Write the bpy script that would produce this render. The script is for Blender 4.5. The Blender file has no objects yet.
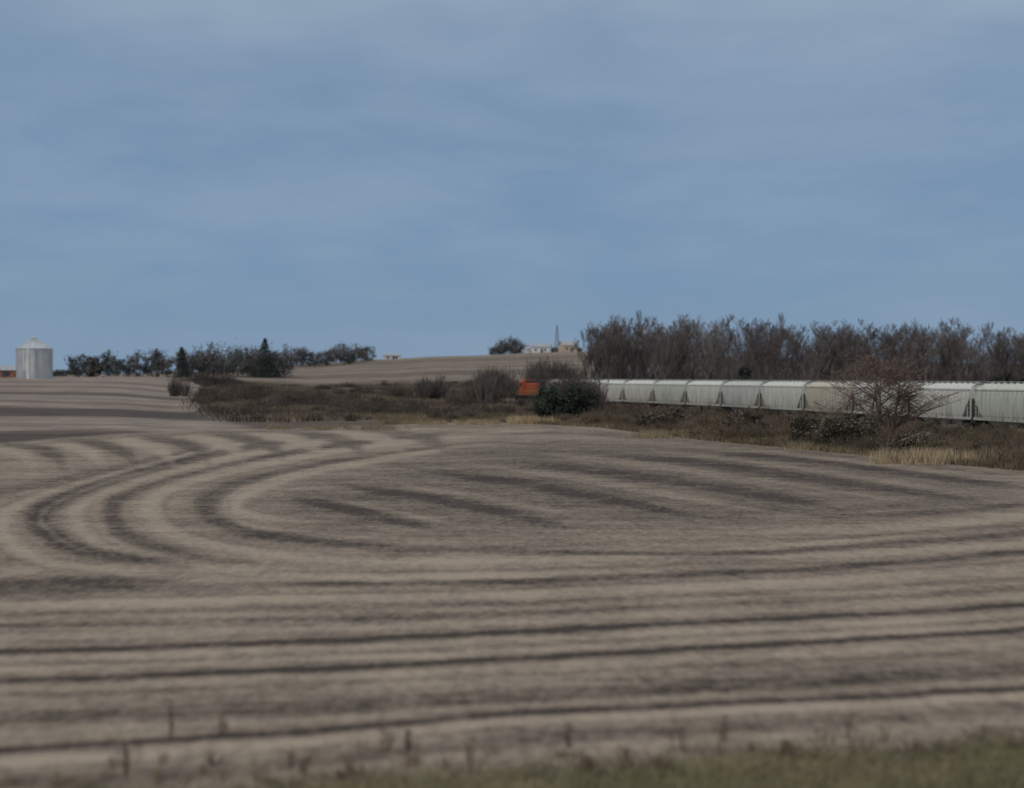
import bpy, math, random
import numpy as np
from mathutils import Vector
random.seed(5); rng=np.random.default_rng(5)
F=1700.0; CX=512.0; HY=376.0; CH=6.0
scene=bpy.context.scene
def gp(px,py,z=0.0):
    Y=(CH-z)*F/(py-HY); return ((px-CX)/F*Y, Y)
def ux(px): return (px-CX)/F

# ------------------------------------------------------------ helpers
def link(o):
    scene.collection.objects.link(o); return o
def mesh_obj(name,V,Fc,mats,col=None,mi=None,smooth=False,parent=None):
    me=bpy.data.meshes.new(name)
    me.from_pydata([tuple(map(float,v)) for v in V],[],[tuple(int(i) for i in f) for f in Fc])
    for m in (mats if isinstance(mats,(list,tuple)) else [mats]): me.materials.append(m)
    if mi is not None: me.polygons.foreach_set('material_index',np.array(mi,dtype=np.int32))
    if smooth: me.polygons.foreach_set('use_smooth',np.ones(len(me.polygons),dtype=bool))
    if col is not None:
        a=me.color_attributes.new('tint','FLOAT_COLOR','POINT')
        c=np.ones((len(V),4),dtype=np.float32); c[:,:3]=np.asarray(col)
        a.data.foreach_set('color',c.ravel())
    me.update()
    o=link(bpy.data.objects.new(name,me))
    if parent: o.parent=parent
    return o

def newmat(name):
    m=bpy.data.materials.new(name); m.use_nodes=True
    nt=m.node_tree; b=nt.nodes['Principled BSDF']; b.inputs['Roughness'].default_value=.85
    if 'Specular IOR Level' in b.inputs: b.inputs['Specular IOR Level'].default_value=.2
    return m,nt,b
def N(nt,t,**k):
    n=nt.nodes.new(t)
    for a,b in k.items(): setattr(n,a,b)
    return n
def noise_mat(name,c1,c2,scale=3,stretch=(1,1,1),rough=.8,metal=0,detail=5,lo=.35,hi=.65,coord='Object'):
    m,nt,b=newmat(name)
    tc=N(nt,'ShaderNodeTexCoord'); mp=N(nt,'ShaderNodeMapping'); mp.inputs['Scale'].default_value=stretch
    nz=N(nt,'ShaderNodeTexNoise'); nz.inputs['Scale'].default_value=scale; nz.inputs['Detail'].default_value=detail
    cr=N(nt,'ShaderNodeValToRGB'); cr.color_ramp.elements[0].position=lo; cr.color_ramp.elements[1].position=hi
    cr.color_ramp.elements[0].color=(*c1,1); cr.color_ramp.elements[1].color=(*c2,1)
    nt.links.new(tc.outputs[coord],mp.inputs[0]); nt.links.new(mp.outputs[0],nz.inputs['Vector'])
    nt.links.new(nz.outputs['Fac'],cr.inputs[0]); nt.links.new(cr.outputs[0],b.inputs['Base Color'])
    b.inputs['Roughness'].default_value=rough; b.inputs['Metallic'].default_value=metal
    return m
def tint_mat(name,rough=.9):
    m,nt,b=newmat(name)
    a=N(nt,'ShaderNodeAttribute',attribute_name='tint')
    g=N(nt,'ShaderNodeNewGeometry'); nz=N(nt,'ShaderNodeTexNoise'); nz.inputs['Scale'].default_value=.7; nz.inputs['Detail'].default_value=3
    nt.links.new(g.outputs['Position'],nz.inputs['Vector'])
    mr=N(nt,'ShaderNodeMapRange'); mr.inputs['To Min'].default_value=.7; mr.inputs['To Max'].default_value=1.3
    mr.inputs['From Min'].default_value=.3; mr.inputs['From Max'].default_value=.7
    nt.links.new(nz.outputs['Fac'],mr.inputs['Value'])
    vm=N(nt,'ShaderNodeVectorMath',operation='SCALE')
    nt.links.new(a.outputs['Color'],vm.inputs[0]); nt.links.new(mr.outputs[0],vm.inputs['Scale'])
    nt.links.new(vm.outputs[0],b.inputs['Base Color']); b.inputs['Roughness'].default_value=rough
    return m
FOL=tint_mat('foliage_mat'); BARK=tint_mat('bark_mat'); GRASS=tint_mat('dry_grass_mat')

# ------------------------------------------------------------ terrain height
Zk=np.array([-40,3,8,15,24,150,200,250,300,350,450,550,700,900,1200,2000,5000],float)
pre=[4.35,4.3,3.2,1.5,0]
prof={
-.9:[0,.8,1.7,2.7,3.7,5.4,5.6,5.7,6,6,8,10],
-.3:[0,.8,1.7,2.7,3.7,5.4,5.6,5.7,6,6,8,10],
-.24:[0,.7,1.6,2.6,3.6,5.3,5.7,6,6.5,6.5,8,10],
-.19:[0,.4,1.0,1.8,2.6,4.2,4.8,6,8,8,8,10],
-.125:[0,.1,.4,.8,1.2,2,3.1,6.5,12.3,11,9,10],
-.078:[0,.1,.3,.6,.9,1.7,3.1,8,15.2,14,10,12],
-.036:[0,0,.2,.4,.7,1.8,4,9.5,16.8,16,12,14],
.04:[0,0,.2,.4,.7,2,5,11,18.8,18,14,16],
.12:[0,.1,.3,.5,.8,2,5,10,16,16,14,16],
.3:[.0,.2,.4,.6,1.0,3,5,9,13,14,14,16],
.9:[.0,.2,.4,.6,1.0,3,5,9,13,14,14,16]}
UK=np.array(sorted(prof)); PR=np.array([pre+prof[k] for k in UK])
def H(X,Y):
    X=np.asarray(X,float); Y=np.asarray(Y,float)
    u=np.clip(X/np.maximum(Y,40),-.899,.899)
    i=np.clip(np.searchsorted(UK,u)-1,0,len(UK)-2)
    t=(u-UK[i])/(UK[i+1]-UK[i]); t=t*t*(3-2*t)
    j=np.clip(np.searchsorted(Zk,Y)-1,0,len(Zk)-2)
    s=np.clip((Y-Zk[j])/(Zk[j+1]-Zk[j]),0,1)
    a=PR[i,j]*(1-s)+PR[i,j+1]*s; b=PR[i+1,j]*(1-s)+PR[i+1,j+1]*s
    h=a*(1-t)+b*t
    far=np.clip((Y-400)/500,0,1)
    h=h+.06*np.sin(X*.11+1)*np.sin(Y*.07)*np.clip((Y-30)/60,0,1)+far*.35*np.sin(X*.021)*np.cos(Y*.012+2)
    return h
def Hs(x,y): return float(H(x,y))

fe=np.array([(-400,455),(0,443),(200,432),(350,427),(480,422),(600,428),(700,440),(830,452),(1024,470),(1500,495)],float)
def field_edge(u):
    px=u*F+CX; y=np.interp(px,fe[:,0],fe[:,1]); return (CH)*F/(y-HY)
def redge_(Y): return np.interp(Y,[160,200,225,270,330,420,520],[262,240,208,196,202,214,178])

rows=np.concatenate([np.linspace(-40,15,24),CH*F/(np.arange(1010,416,-1.0)-HY), np.geomspace(258,1250,190),np.geomspace(1290,5000,14)])
rows=np.array(sorted(set(rows.tolist())))
uc=np.concatenate([np.linspace(-1.2,-.36,16)[:-1],np.linspace(-.36,.36,430),np.linspace(.36,1.2,16)[1:]])
YY,UU=np.meshgrid(rows,uc,indexing='ij')
XX=UU*(np.maximum(YY,0)+np.clip(60-YY,0,100)*.6+0.0)
ZZ=H(XX,YY)
nr,nc=YY.shape
P=np.stack([XX.ravel(),YY.ravel()],1); n=len(P)
ua=P[:,0]/np.maximum(P[:,1],5)
pxs=ua*F+CX
# ---- stripes
def catmull(pts,sub=5):
    pts=np.array(pts,float); out=[]
    Pp=np.vstack([2*pts[0]-pts[1],pts,2*pts[-1]-pts[-2]])
    for i in range(1,len(Pp)-2):
        for k in range(sub):
            t=k/sub; a,b,c,d=Pp[i-1],Pp[i],Pp[i+1],Pp[i+2]
            out.append(.5*((2*b)+(-a+c)*t+(2*a-5*b+4*c-d)*t*t+(-a+3*b-3*c+d)*t**3))
    out.append(pts[-1]); return np.array(out)
soil=np.full(n,.42)
act=np.where((P[:,1]>18)&(P[:,1]<235)&(np.abs(ua)<.45))[0]
A=P[act]
wa=.35*np.clip(A[:,1]/60,.3,2.5)
A=A+np.stack([0*wa, wa*(np.sin(A[:,0]*.55+A[:,1]*.05)+.6*np.sin(A[:,0]*1.3+2+A[:,1]*.11)+.4*np.sin(A[:,0]*2.9))*.35],1)
def segdist(Q,W,S=None):
    best=np.full(len(A),9.0); st=np.ones(len(A))
    for k in range(len(Q)-1):
        a=Q[k];b=Q[k+1];d=b-a;L=max(d@d,1e-9)
        t=np.clip(((A-a)@d)/L,0,1)
        dist=np.hypot(A[:,0]-a[0]-t*d[0],A[:,1]-a[1]-t*d[1])
        w=W[k]*(1-t)+W[k+1]*t; r=dist/w; m=r<best
        best[m]=r[m]
        if S is not None: st[m]=(S[k]*(1-t)+S[k+1]*t)[m]
    return best,st
def stripe(pts,target,amt=1.0,p=4,taper=(0,0),wm=1.0):
    c=catmull(pts); tg=np.gradient(c[:,:2],axis=0)
    m_=len(c); ramp=np.ones(m_)
    if taper[0]: k=max(2,int(m_*taper[0])); ramp[:k]*=np.linspace(0,1,k)
    if taper[1]: k=max(2,int(m_*taper[1])); ramp[-k:]*=np.linspace(1,0,k)
    c[:,2]*=wm*(.35+.65*ramp)
    Q=[];W=[]
    for (x,y,t),g in zip(c,tg):
        g=g/np.hypot(*g); nn=np.array([-g[1],g[0]])
        q=np.array(gp(x,y)); q1=np.array(gp(x+nn[0]*t/2,y+nn[1]*t/2)); qg=np.array(gp(x+g[0],y+g[1]))-q; qg/=np.hypot(*qg)
        dl=q1-q; W.append(abs(dl[0]*qg[1]-dl[1]*qg[0])+.02); Q.append(q)
    d,st=segdist(np.array(Q),np.array(W),ramp)
    m=amt*st/(1+d**p)
    soil[act]=soil[act]*(1-m)+target*m
def poly_mask(pts,soft=2.5):
    c=catmull(pts+[pts[0]],4); Q=np.array([gp(x,y) for x,y in c[:,:2]])
    ins=np.zeros(len(A),bool)
    for k in range(len(Q)-1):
        a=Q[k];b=Q[k+1]
        cond=((a[1]>A[:,1])!=(b[1]>A[:,1]))
        xi=(b[0]-a[0])*(A[:,1]-a[1])/((b[1]-a[1])+1e-9)+a[0]
        ins^=cond&(A[:,0]<xi)
    d,_=segdist(Q,np.ones(len(Q)))
    d=np.minimum(d,9); s=np.where(ins,d,-d)
    return np.clip(s/soft*.5+.5,0,1)
TP=(.3,.3)
m=poly_mask([(250,512),(330,478),(460,447),(600,440),(760,450),(900,468),(1000,490),(900,512),(700,524),(540,532),(400,534),(300,530)],5)
soil[act]=soil[act]*(1-m)+.80*m
m=poly_mask([(480,462),(560,450),(700,456),(880,480),(980,500),(860,515),(700,518),(560,500)],6)
soil[act]=soil[act]*(1-m*.6)+.90*m*.6
for q in ([(480,466,4),(600,481,5),(770,512,5)],[(555,456,4),(690,473,4),(880,505,5)],[(640,449,3),(790,467,4),(970,494,4)],[(390,482,4),(480,497,5),(600,520,5)],[(760,450,3),(880,464,4),(1000,480,4)],[(340,500,4),(400,512,4),(470,527,4)],[(440,460,3),(560,478,3),(690,499,3),(800,517,3)],[(500,450,2.5),(640,463,3),(800,486,3),(930,505,3)]):
    stripe(q,.42,.75,taper=TP)
for q in ([(500,459,6),(610,473,8),(735,491,8),(860,513,5)],[(565,450,5),(720,466,7),(860,485,7),(1000,505,5)],[(395,465,6),(520,484,8),(620,501,8),(720,521,5)],[(640,445,4),(820,462,5),(930,476,6),(1060,493,5)],[(325,481,6),(430,498,8),(500,512,8),(580,530,5)],[(285,495,8),(360,512,10),(440,532,8)]):
    stripe(q,1.28,.95,p=5,taper=TP,wm=1.05)
# loops (left)
stripe([(560,434,4),(440,447,6),(320,466,9),(235,486,14),(205,505,20),(228,526,12),(300,540,9),(420,548,7),(560,546,6),(760,536,4)],1.15,.95,taper=(.2,.35))
stripe([(500,440,4),(400,456,5),(300,474,7),(245,494,12),(240,512,12),(290,521,6),(370,519,5)],Lt:=-.08,.95,taper=(.2,.4))
stripe([(520,431,3),(400,443,5),(270,462,7),(180,484,12),(150,508,18),(175,535,12),(260,553,8),(400,562,6),(640,556,5),(900,536,4)],0,.95)
stripe([(500,435,2),(390,447,2.5),(270,467,3),(185,490,4),(166,509,5),(190,532,4),(270,548,3),(400,556,3),(600,552,3)],.7,.6,taper=TP)
stripe([(470,430,3),(330,446,5),(210,466,8),(130,490,14),(112,512,18),(135,540,14),(215,560,9),(340,570,6)],1.15,.9,taper=(.1,.3))
stripe([(450,430,2),(300,447,3),(190,469,4),(110,493,6),(94,514,6),(118,543,5),(200,563,4),(330,573,3)],.3,.7,taper=(.1,.3))
stripe([(420,429,3),(280,448,5),(160,472,8),(88,498,12),(74,520,14),(106,549,9),(190,567,7),(330,577,6),(640,572,5)],-.05,.95)
stripe([(360,431,3),(220,452,6),(110,480,10),(48,505,18),(38,525,24),(75,548,14),(150,562,9),(210,572,7)],1.25,.95,taper=(.1,.2))
stripe([(345,433,1.5),(212,455,2.5),(105,483,3.5),(50,507,4.5),(42,526,5),(80,549,4),(150,564,3)],.55,.6,taper=TP)
stripe([(300,434,3),(160,458,6),(60,486,10),(10,510,14),(0,535,16),(40,560,10),(140,574,7),(300,584,6)],-.02,.9)
stripe([(270,436,2),(140,461,3),(40,491,4),(-8,514,5),(-16,537,5),(24,563,4),(120,577,3)],.75,.6)
stripe([(180,452,4),(60,480,9),(-30,500,12),(-50,530,16),(-20,556,12)],.95,.85)
stripe([(540,438,2),(430,451,3),(315,470,4),(250,488,5),(226,505,6),(245,524,4),(300,532,3),(420,540,3),(560,540,3)],.25,.8,taper=(.2,.3))
for k,(x0,t) in enumerate([(-20,.1),(8,1.05),(45,-.05),(75,1.1),(110,-.05),(145,1.05),(178,0),(215,1.05),(252,0),(292,.95),(330,.05),(370,.9)]):
    sx=1+k*.03
    stripe([(x0-6,442-k*1.4,8),(x0+28*sx,450-k*1.4,11),(x0+48*sx,460-k*1.5,11),(x0+58*sx,476-k*1.9,9)],t,.9,p=5,taper=(.25,.45))
stripe([(0,446,2.5),(200,435,2.5),(480,426,2),(600,432,3),(760,447,3),(1024,473,3)],.85,.6)
stripe([(430,437,2),(560,433,2.5),(680,441,3),(830,455,3),(1040,478,3)],1.0,.7,taper=(.2,.1))
# foreground long rows
def fr(yl,ym,yr,t,target,amt,tp=(0,0)):
    stripe([(-60,yl+1,t),(240,yl*.62+ym*.38,t),(512,ym,t*.95),(780,ym*.55+yr*.45,t*.9),(1080,yr-2,t*.85)],target,amt,taper=tp)
stripe([(-60,588,18),(60,586,18),(140,585,13),(230,584,6)],1.2,.95,taper=(0,.5))
stripe([(150,586,5),(420,583,5),(640,577,6),(850,566,6),(1080,548,6)],1.15,.9,taper=(.2,0))
stripe([(-60,606,8),(200,602,8),(520,594,8),(800,582,8),(1080,566,8)],-.05,.85)
stripe([(-60,600,3),(200,596,3),(520,588,3),(800,575,3),(1080,558,3)],.75,.6)
stripe([(200,573,3),(420,571,3),(640,566,3),(880,552,3)],.85,.6,taper=TP)
stripe([(440,550,4),(700,553,5),(880,545,6),(1080,528,6)],1.15,.85,taper=(.3,0))
stripe([(660,560,5),(900,552,6),(1080,540,6)],.0,.8,taper=(.4,0))
stripe([(720,532,5),(900,527,6),(1080,512,8)],.05,.8,taper=(.4,0))
stripe([(780,518,4),(940,512,5),(1080,500,5)],1.0,.8,taper=(.4,0))
stripe([(600,541,3),(800,539,3),(940,531,4),(1080,520,4)],.95,.7,taper=(.4,0))
fr(614,603,578,4,.85,.7)
fr(620,608,582,2.5,.1,.6)
fr(626,614,588,5,.98,.75)
fr(638,622,596,6,.05,.7)
fr(644,627,600,2.5,.6,.6)
fr(653,632,604,5.5,1.3,1)
fr(660,640,613,5,-.02,.85)
fr(666,646,618,2.5,.75,.6)
fr(671,651,623,4,-.02,.8)
fr(682,659,628,5.5,1.35,1)
fr(690,667,642,5,.05,.75)
fr(697,675,649,3,.8,.7)
fr(704,681,656,3,.3,.6)
fr(719,697,668,22,.95,.9)
fr(710,688,660,3,.5,.6)
fr(722,699,671,3,1.15,.7)
fr(735,706,680,5,.2,.75)
fr(752,714,688,6,1.3,1)
fr(765,722,696,8,-.1,.95)
fr(774,729,701,3,.6,.6)
fr(788,740,708,12,.9,.85)
fr(800,752,722,7,.15,.7)
# ---- zones
inF=np.clip((field_edge(ua)-P[:,1])/3+.5,0,1)
gcol=np.tile(np.array([.105,.078,.055]),(n,1))
def blend(mask,c):
    gcol[:]=gcol*(1-mask[:,None])+np.array(c)*mask[:,None]
def ss(a,b,x):
    t=np.clip((x-a)/(b-a),0,1); return t*t*(3-2*t)
Y=P[:,1]
wob=3*np.sin(P[:,0]*.08)+2*np.sin(P[:,0]*.19+1)
redge=redge_(Y)
left=1-ss(-16,16,pxs-redge+wob*1.5+4*np.sin(Y*.25))
blend(left*ss(165,176,Y+wob),[.245,.19,.148])
for (a,b,c) in [(188,192,[.18,.14,.105]),(214,244,[.08,.06,.046]),(262,268,[.13,.1,.075]),(282,286,[.17,.135,.1]),(298,314,[.12,.092,.07]),(345,357,[.16,.125,.096]),(392,404,[.14,.11,.085])]:
    blend(left*ss(a-4,a+3,Y+wob*.6+P[:,0]*.12+8)*(1-ss(b-4,b+4,Y+wob*.6+P[:,0]*.12+8)),c)
blend((1-ss(240,290,pxs))*(1-ss(168,182,Y+wob))*1.0,[.085,.063,.047])
hillm=ss(196,232,pxs)*ss(545,610,Y+wob*4-np.interp(pxs,[200,400,520,600],[0,0,-70,-160]))*(1-ss(1500,1700,Y))
blend(hillm,[.225,.172,.128])
for (a,b,c) in [(610,645,[.13,.1,.075]),(690,705,[.15,.115,.08]),(735,750,[.17,.135,.1]),(790,830,[.14,.108,.08])]:
    aa=np.abs(Y+P[:,0]*.25-(a+b)/2); blend(hillm*(1-ss((b-a)/2,(b-a),aa))*.8,c)
blend(ss(585,640,pxs)*ss(300,340,Y),[.075,.062,.05])
e=Y-field_edge(ua)
blend(ss(380,410,pxs)*(1-ss(560,600,pxs))*ss(0,3,e)*(1-ss(20,34,e+wob)),[.27,.2,.125])
blend(ss(210,280,pxs)*(1-ss(420,470,pxs))*ss(24,34,e+wob)*(1-ss(44,60,e+wob))*.6,[.22,.17,.11])
VX=[-400,0,200,420,700,1024,1500]; VY=[23.6,24.0,24.6,25.5,26.6,27.9,29]
vb=np.interp(pxs,VX,VY)
verge=1-ss(-.8,.8,Y-vb+.4*np.sin(P[:,0]*1.3))
inF=inF*(1-verge)
blend(verge,[.15,.13,.066])
me=bpy.data.meshes.new('field_ground')
V=np.stack([XX.ravel(),YY.ravel(),ZZ.ravel()],1).astype(np.float32)
idx=np.arange(n).reshape(nr,nc)
q=np.stack([idx[:-1,:-1],idx[:-1,1:],idx[1:,1:],idx[1:,:-1]],-1).reshape(-1,4)
me.vertices.add(n); me.vertices.foreach_set('co',V.ravel())
me.loops.add(q.size); me.loops.foreach_set('vertex_index',q.ravel().astype(np.int32))
me.polygons.add(len(q)); me.polygons.foreach_set('loop_start',np.arange(0,q.size,4,dtype=np.int32))
try: me.polygons.foreach_set('loop_total',np.full(len(q),4,dtype=np.int32))
except Exception: pass
me.polygons.foreach_set('use_smooth',np.ones(len(q),bool)); me.update(); me.validate()
for nm,arr in (('soil',soil),('infield',inF)):
    a=me.attributes.new(nm,'FLOAT','POINT'); a.data.foreach_set('value',arr.astype(np.float32))
a=me.color_attributes.new('gcol','FLOAT_COLOR','POINT'); c4=np.ones((n,4),np.float32); c4[:,:3]=gcol; a.data.foreach_set('color',c4.ravel())
ground=link(bpy.data.objects.new('field_ground',me))
m,nt,b=newmat('field_soil_and_residue'); Lk=nt.links.new
g=N(nt,'ShaderNodeNewGeometry')
def nz(scale,st=(1,1,1),det=4,rough=.6,rot=0):
    mp=N(nt,'ShaderNodeMapping'); mp.inputs['Scale'].default_value=st; mp.inputs['Rotation'].default_value=(0,0,rot)
    t=N(nt,'ShaderNodeTexNoise'); t.inputs['Scale'].default_value=scale; t.inputs['Detail'].default_value=det; t.inputs['Roughness'].default_value=rough
    Lk(g.outputs['Position'],mp.inputs[0]); Lk(mp.outputs[0],t.inputs['Vector']); return t.outputs['Fac']
def mth(op,a,b_,c=None):
    x=N(nt,'ShaderNodeMath',operation=op)
    for i,v in enumerate([a,b_,c]):
        if v is None: continue
        if isinstance(v,(int,float)): x.inputs[i].default_value=v
        else: Lk(v,x.inputs[i])
    return x.outputs[0]
def mixc(f,a,b_):
    x=N(nt,'ShaderNodeMix',data_type='RGBA')
    if isinstance(f,(int,float)): x.inputs[0].default_value=f
    else: Lk(f,x.inputs[0])
    for i,v in ((6,a),(7,b_)):
        if isinstance(v,tuple): x.inputs[i].default_value=(*v,1)
        else: Lk(v,x.inputs[i])
    return x.outputs[2]
so=N(nt,'ShaderNodeAttribute',attribute_name='soil'); inf=N(nt,'ShaderNodeAttribute',attribute_name='infield'); gc=N(nt,'ShaderNodeAttribute',attribute_name='gcol')
n1=nz(.16,det=4); n2=nz(1.3,(1.3,.6,1),det=5,rough=.75); n3=nz(1.0,(.07,1.9,1),det=4,rot=.05,rough=.65); n4=nz(4.0,(1,.4,1),det=4,rough=.8)
n5=nz(.5,(.7,.7,1),det=3)
s=mth('MULTIPLY_ADD',mth('SUBTRACT',n1,.5),.9,so.outputs['Fac'])
s=mth('MULTIPLY_ADD',mth('SUBTRACT',n2,.5),1.3,s)
s=mth('MULTIPLY_ADD',mth('SUBTRACT',n3,.5),.8,s)
s=mth('MULTIPLY_ADD',mth('SUBTRACT',n5,.5),1.0,s)
s=mth('MULTIPLY_ADD',mth('SUBTRACT',n4,.5),1.9,s)
mr=N(nt,'ShaderNodeMapRange'); mr.inputs['From Min'].default_value=-.15; mr.inputs['From Max'].default_value=1.3
Lk(s,mr.inputs['Value'])
fc=mixc(mr.outputs[0],(.375,.295,.215),(.056,.039,.028))
big=mth('MULTIPLY_ADD',nz(.03,det=3),.5,.75)
oc=N(nt,'ShaderNodeVectorMath',operation='SCALE'); Lk(gc.outputs['Color'],oc.inputs[0])
ov=mth('MULTIPLY_ADD',nz(.25,(.5,1,1),det=6,rough=.75),2.4,-.2); Lk(mth('MULTIPLY',ov,big),oc.inputs['Scale'])
col=mixc(inf.outputs['Fac'],oc.outputs[0],fc)
Lk(col,b.inputs['Base Color']); b.inputs['Roughness'].default_value=.95
bp=N(nt,'ShaderNodeBump'); bp.inputs['Strength'].default_value=.5; bp.inputs['Distance'].default_value=.08; Lk(n4,bp.inputs['Height']); Lk(bp.outputs[0],b.inputs['Normal'])
me.materials.append(m)

# ------------------------------------------------------------ mesh builder
class MB:
    def __init__(s): s.v=[];s.f=[];s.m=[]
    def add(s,v,f,m=0):
        o=len(s.v); s.v+= [tuple(p) for p in v]; s.f+=[tuple(i+o for i in q) for q in f]; s.m+=[m]*len(f)
    def box(s,c,d,m=0,rz=0):
        x,y,z=d[0]/2,d[1]/2,d[2]/2; V=[]
        for k in ((-1,-1,-1),(1,-1,-1),(1,1,-1),(-1,1,-1),(-1,-1,1),(1,-1,1),(1,1,1),(-1,1,1)):
            p=[k[0]*x,k[1]*y,k[2]*z]
            if rz: p=[p[0]*math.cos(rz)-p[1]*math.sin(rz),p[0]*math.sin(rz)+p[1]*math.cos(rz),p[2]]
            V.append((p[0]+c[0],p[1]+c[1],p[2]+c[2]))
        s.add(V,[(0,3,2,1),(4,5,6,7),(0,1,5,4),(1,2,6,5),(2,3,7,6),(3,0,4,7)],m)
    def cyl(s,a,b,r,n=12,m=0,r2=None):
        a=np.array(a,float);b=np.array(b,float);d=b-a;d/=np.linalg.norm(d)
        up=np.array([0,0,1.]) if abs(d[2])<.9 else np.array([1.,0,0])
        e=np.cross(d,up);e/=np.linalg.norm(e);g_=np.cross(d,e); r2=r if r2 is None else r2
        V=[];Fc=[]
        for k in range(n):
            t=2*math.pi*k/n; w=e*math.cos(t)+g_*math.sin(t); V.append(a+w*r); V.append(b+w*r2)
        for k in range(n):
            i=2*k;j=2*((k+1)%n); Fc.append((i,j,j+1,i+1))
        Fc.append(tuple(range(0,2*n,2))[::-1]); Fc.append(tuple(range(1,2*n,2)))
        s.add(V,Fc,m)
    def loft(s,secs,m=0,cap=True):
        k=len(secs[0]); V=[p for q in secs for p in q]; Fc=[]
        for i in range(len(secs)-1):
            for j in range(k):
                a=i*k+j;b_=i*k+(j+1)%k; Fc.append((a,b_,b_+k,a+k))
        if cap: Fc.append(tuple(range(k))[::-1]); Fc.append(tuple(range((len(secs)-1)*k,len(secs)*k)))
        s.add(V,Fc,m)
    def obj(s,name,mats,parent=None,smooth=False):
        return mesh_obj(name,s.v,s.f,mats,mi=s.m,smooth=smooth,parent=parent)

# ------------------------------------------------------------ railway
def tx(Yv):
    s_=Yv-154.0; return 48.3-.175*s_-(.00034*s_*s_ if s_>0 else 0)
ys=np.arange(60,520,.5); path=np.array([(tx(y),y) for y in ys]); txy=path[:,0]
arc=np.concatenate([[0],np.cumsum(np.hypot(*np.diff(path,axis=0).T))]); arc-=np.interp(154,ys,arc)
def pa(a):
    x=np.interp(a,arc,path[:,0]); y=np.interp(a,arc,path[:,1])
    x2=np.interp(a+.5,arc,path[:,0]); y2=np.interp(a+.5,arc,path[:,1])
    return x,y,math.atan2(y2-y,x2-x)
RZ=.65
ballast=noise_mat('ballast_mat',(.11,.1,.09),(.2,.19,.17),4,coord='Object')
railm=noise_mat('rail_mat',(.12,.08,.06),(.2,.15,.12),2,rough=.5,metal=.6)
tiem=noise_mat('tie_mat',(.05,.04,.03),(.09,.07,.06),3)
trk=bpy.data.objects.new('railroad_track',None); link(trk)
def sweep(prof_,a0,a1,st,m,name):
    B=MB(); secs=[]
    for a_ in np.arange(a0,a1,st):
        x,y,t=pa(a_); nx,ny=-math.sin(t),math.cos(t)
        secs.append([(x+nx*o,y+ny*o,z) for o,z in prof_])
    B.loft(secs,0); return B.obj(name,m,parent=trk)
sweep([(-3.6,-.3),(-1.7,RZ-.2),(1.7,RZ-.2),(3.6,-.3)],-90,340,4,ballast,'ballast_bed')
for sgn in (-1,1):
    o=.72*sgn; sweep([(o-.04,RZ-.16),(o-.04,RZ),(o+.04,RZ),(o+.04,RZ-.16)],-90,340,4,railm,'rail')
B=MB()
for a_ in np.arange(-90,200,.6):
    x,y,t=pa(a_); B.box((x,y,RZ-.22),(.22,2.6,.12),0,rz=t)
B.obj('crossties',tiem,parent=trk)

def paint(name,c,dirt=(.22,.19,.16)):
    m,nt,b=newmat(name)
    tc=N(nt,'ShaderNodeTexCoord'); mp=N(nt,'ShaderNodeMapping'); mp.inputs['Scale'].default_value=(2.2,2.2,.25)
    z=N(nt,'ShaderNodeTexNoise'); z.inputs['Scale'].default_value=1.4; z.inputs['Detail'].default_value=6
    oi=N(nt,'ShaderNodeObjectInfo'); ad=N(nt,'ShaderNodeVectorMath',operation='ADD')
    sc=N(nt,'ShaderNodeMath',operation='MULTIPLY'); sc.inputs[1].default_value=40; nt.links.new(oi.outputs['Random'],sc.inputs[0])
    nt.links.new(tc.outputs['Object'],ad.inputs[0]); nt.links.new(sc.outputs[0],ad.inputs[1]); nt.links.new(ad.outputs[0],mp.inputs[0]); nt.links.new(mp.outputs[0],z.inputs['Vector'])
    sp=N(nt,'ShaderNodeSeparateXYZ'); nt.links.new(tc.outputs['Object'],sp.inputs[0])
    r=N(nt,'ShaderNodeMapRange'); r.inputs['From Min'].default_value=1.0; r.inputs['From Max'].default_value=3.4; r.inputs['To Min'].default_value=.28; r.inputs['To Max'].default_value=0
    nt.links.new(sp.outputs['Z'],r.inputs['Value'])
    a=N(nt,'ShaderNodeMath',operation='ADD'); nt.links.new(z.outputs['Fac'],a.inputs[0]); nt.links.new(r.outputs[0],a.inputs[1])
    r2=N(nt,'ShaderNodeMapRange'); r2.inputs['From Min'].default_value=.48; r2.inputs['From Max'].default_value=1.05; nt.links.new(a.outputs[0],r2.inputs['Value'])
    mx=N(nt,'ShaderNodeMix',data_type='RGBA'); mx.inputs[6].default_value=(*c,1); mx.inputs[7].default_value=(*dirt,1); nt.links.new(r2.outputs[0],mx.inputs[0])
    nt.links.new(mx.outputs[2],b.inputs['Base Color']); b.inputs['Roughness'].default_value=.6
    return m
darks=noise_mat('underframe_mat',(.045,.042,.04),(.1,.09,.08),2)
paints=[paint('hopper_paint_white',(.63,.61,.53)),paint('hopper_paint_grey',(.54,.53,.47)),paint('hopper_paint_tan',(.54,.48,.38)),paint('hopper_paint_pale_green',(.55,.56,.47))]
def wz(z):
    if z<1.4: return 1.45
    if z<3.4: return 1.56
    if z<4.1: return 1.56-.16*((z-3.4)/.7)**2
    return max(0,1.40-.75*((z-4.1)/.5)**1.3)
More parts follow.
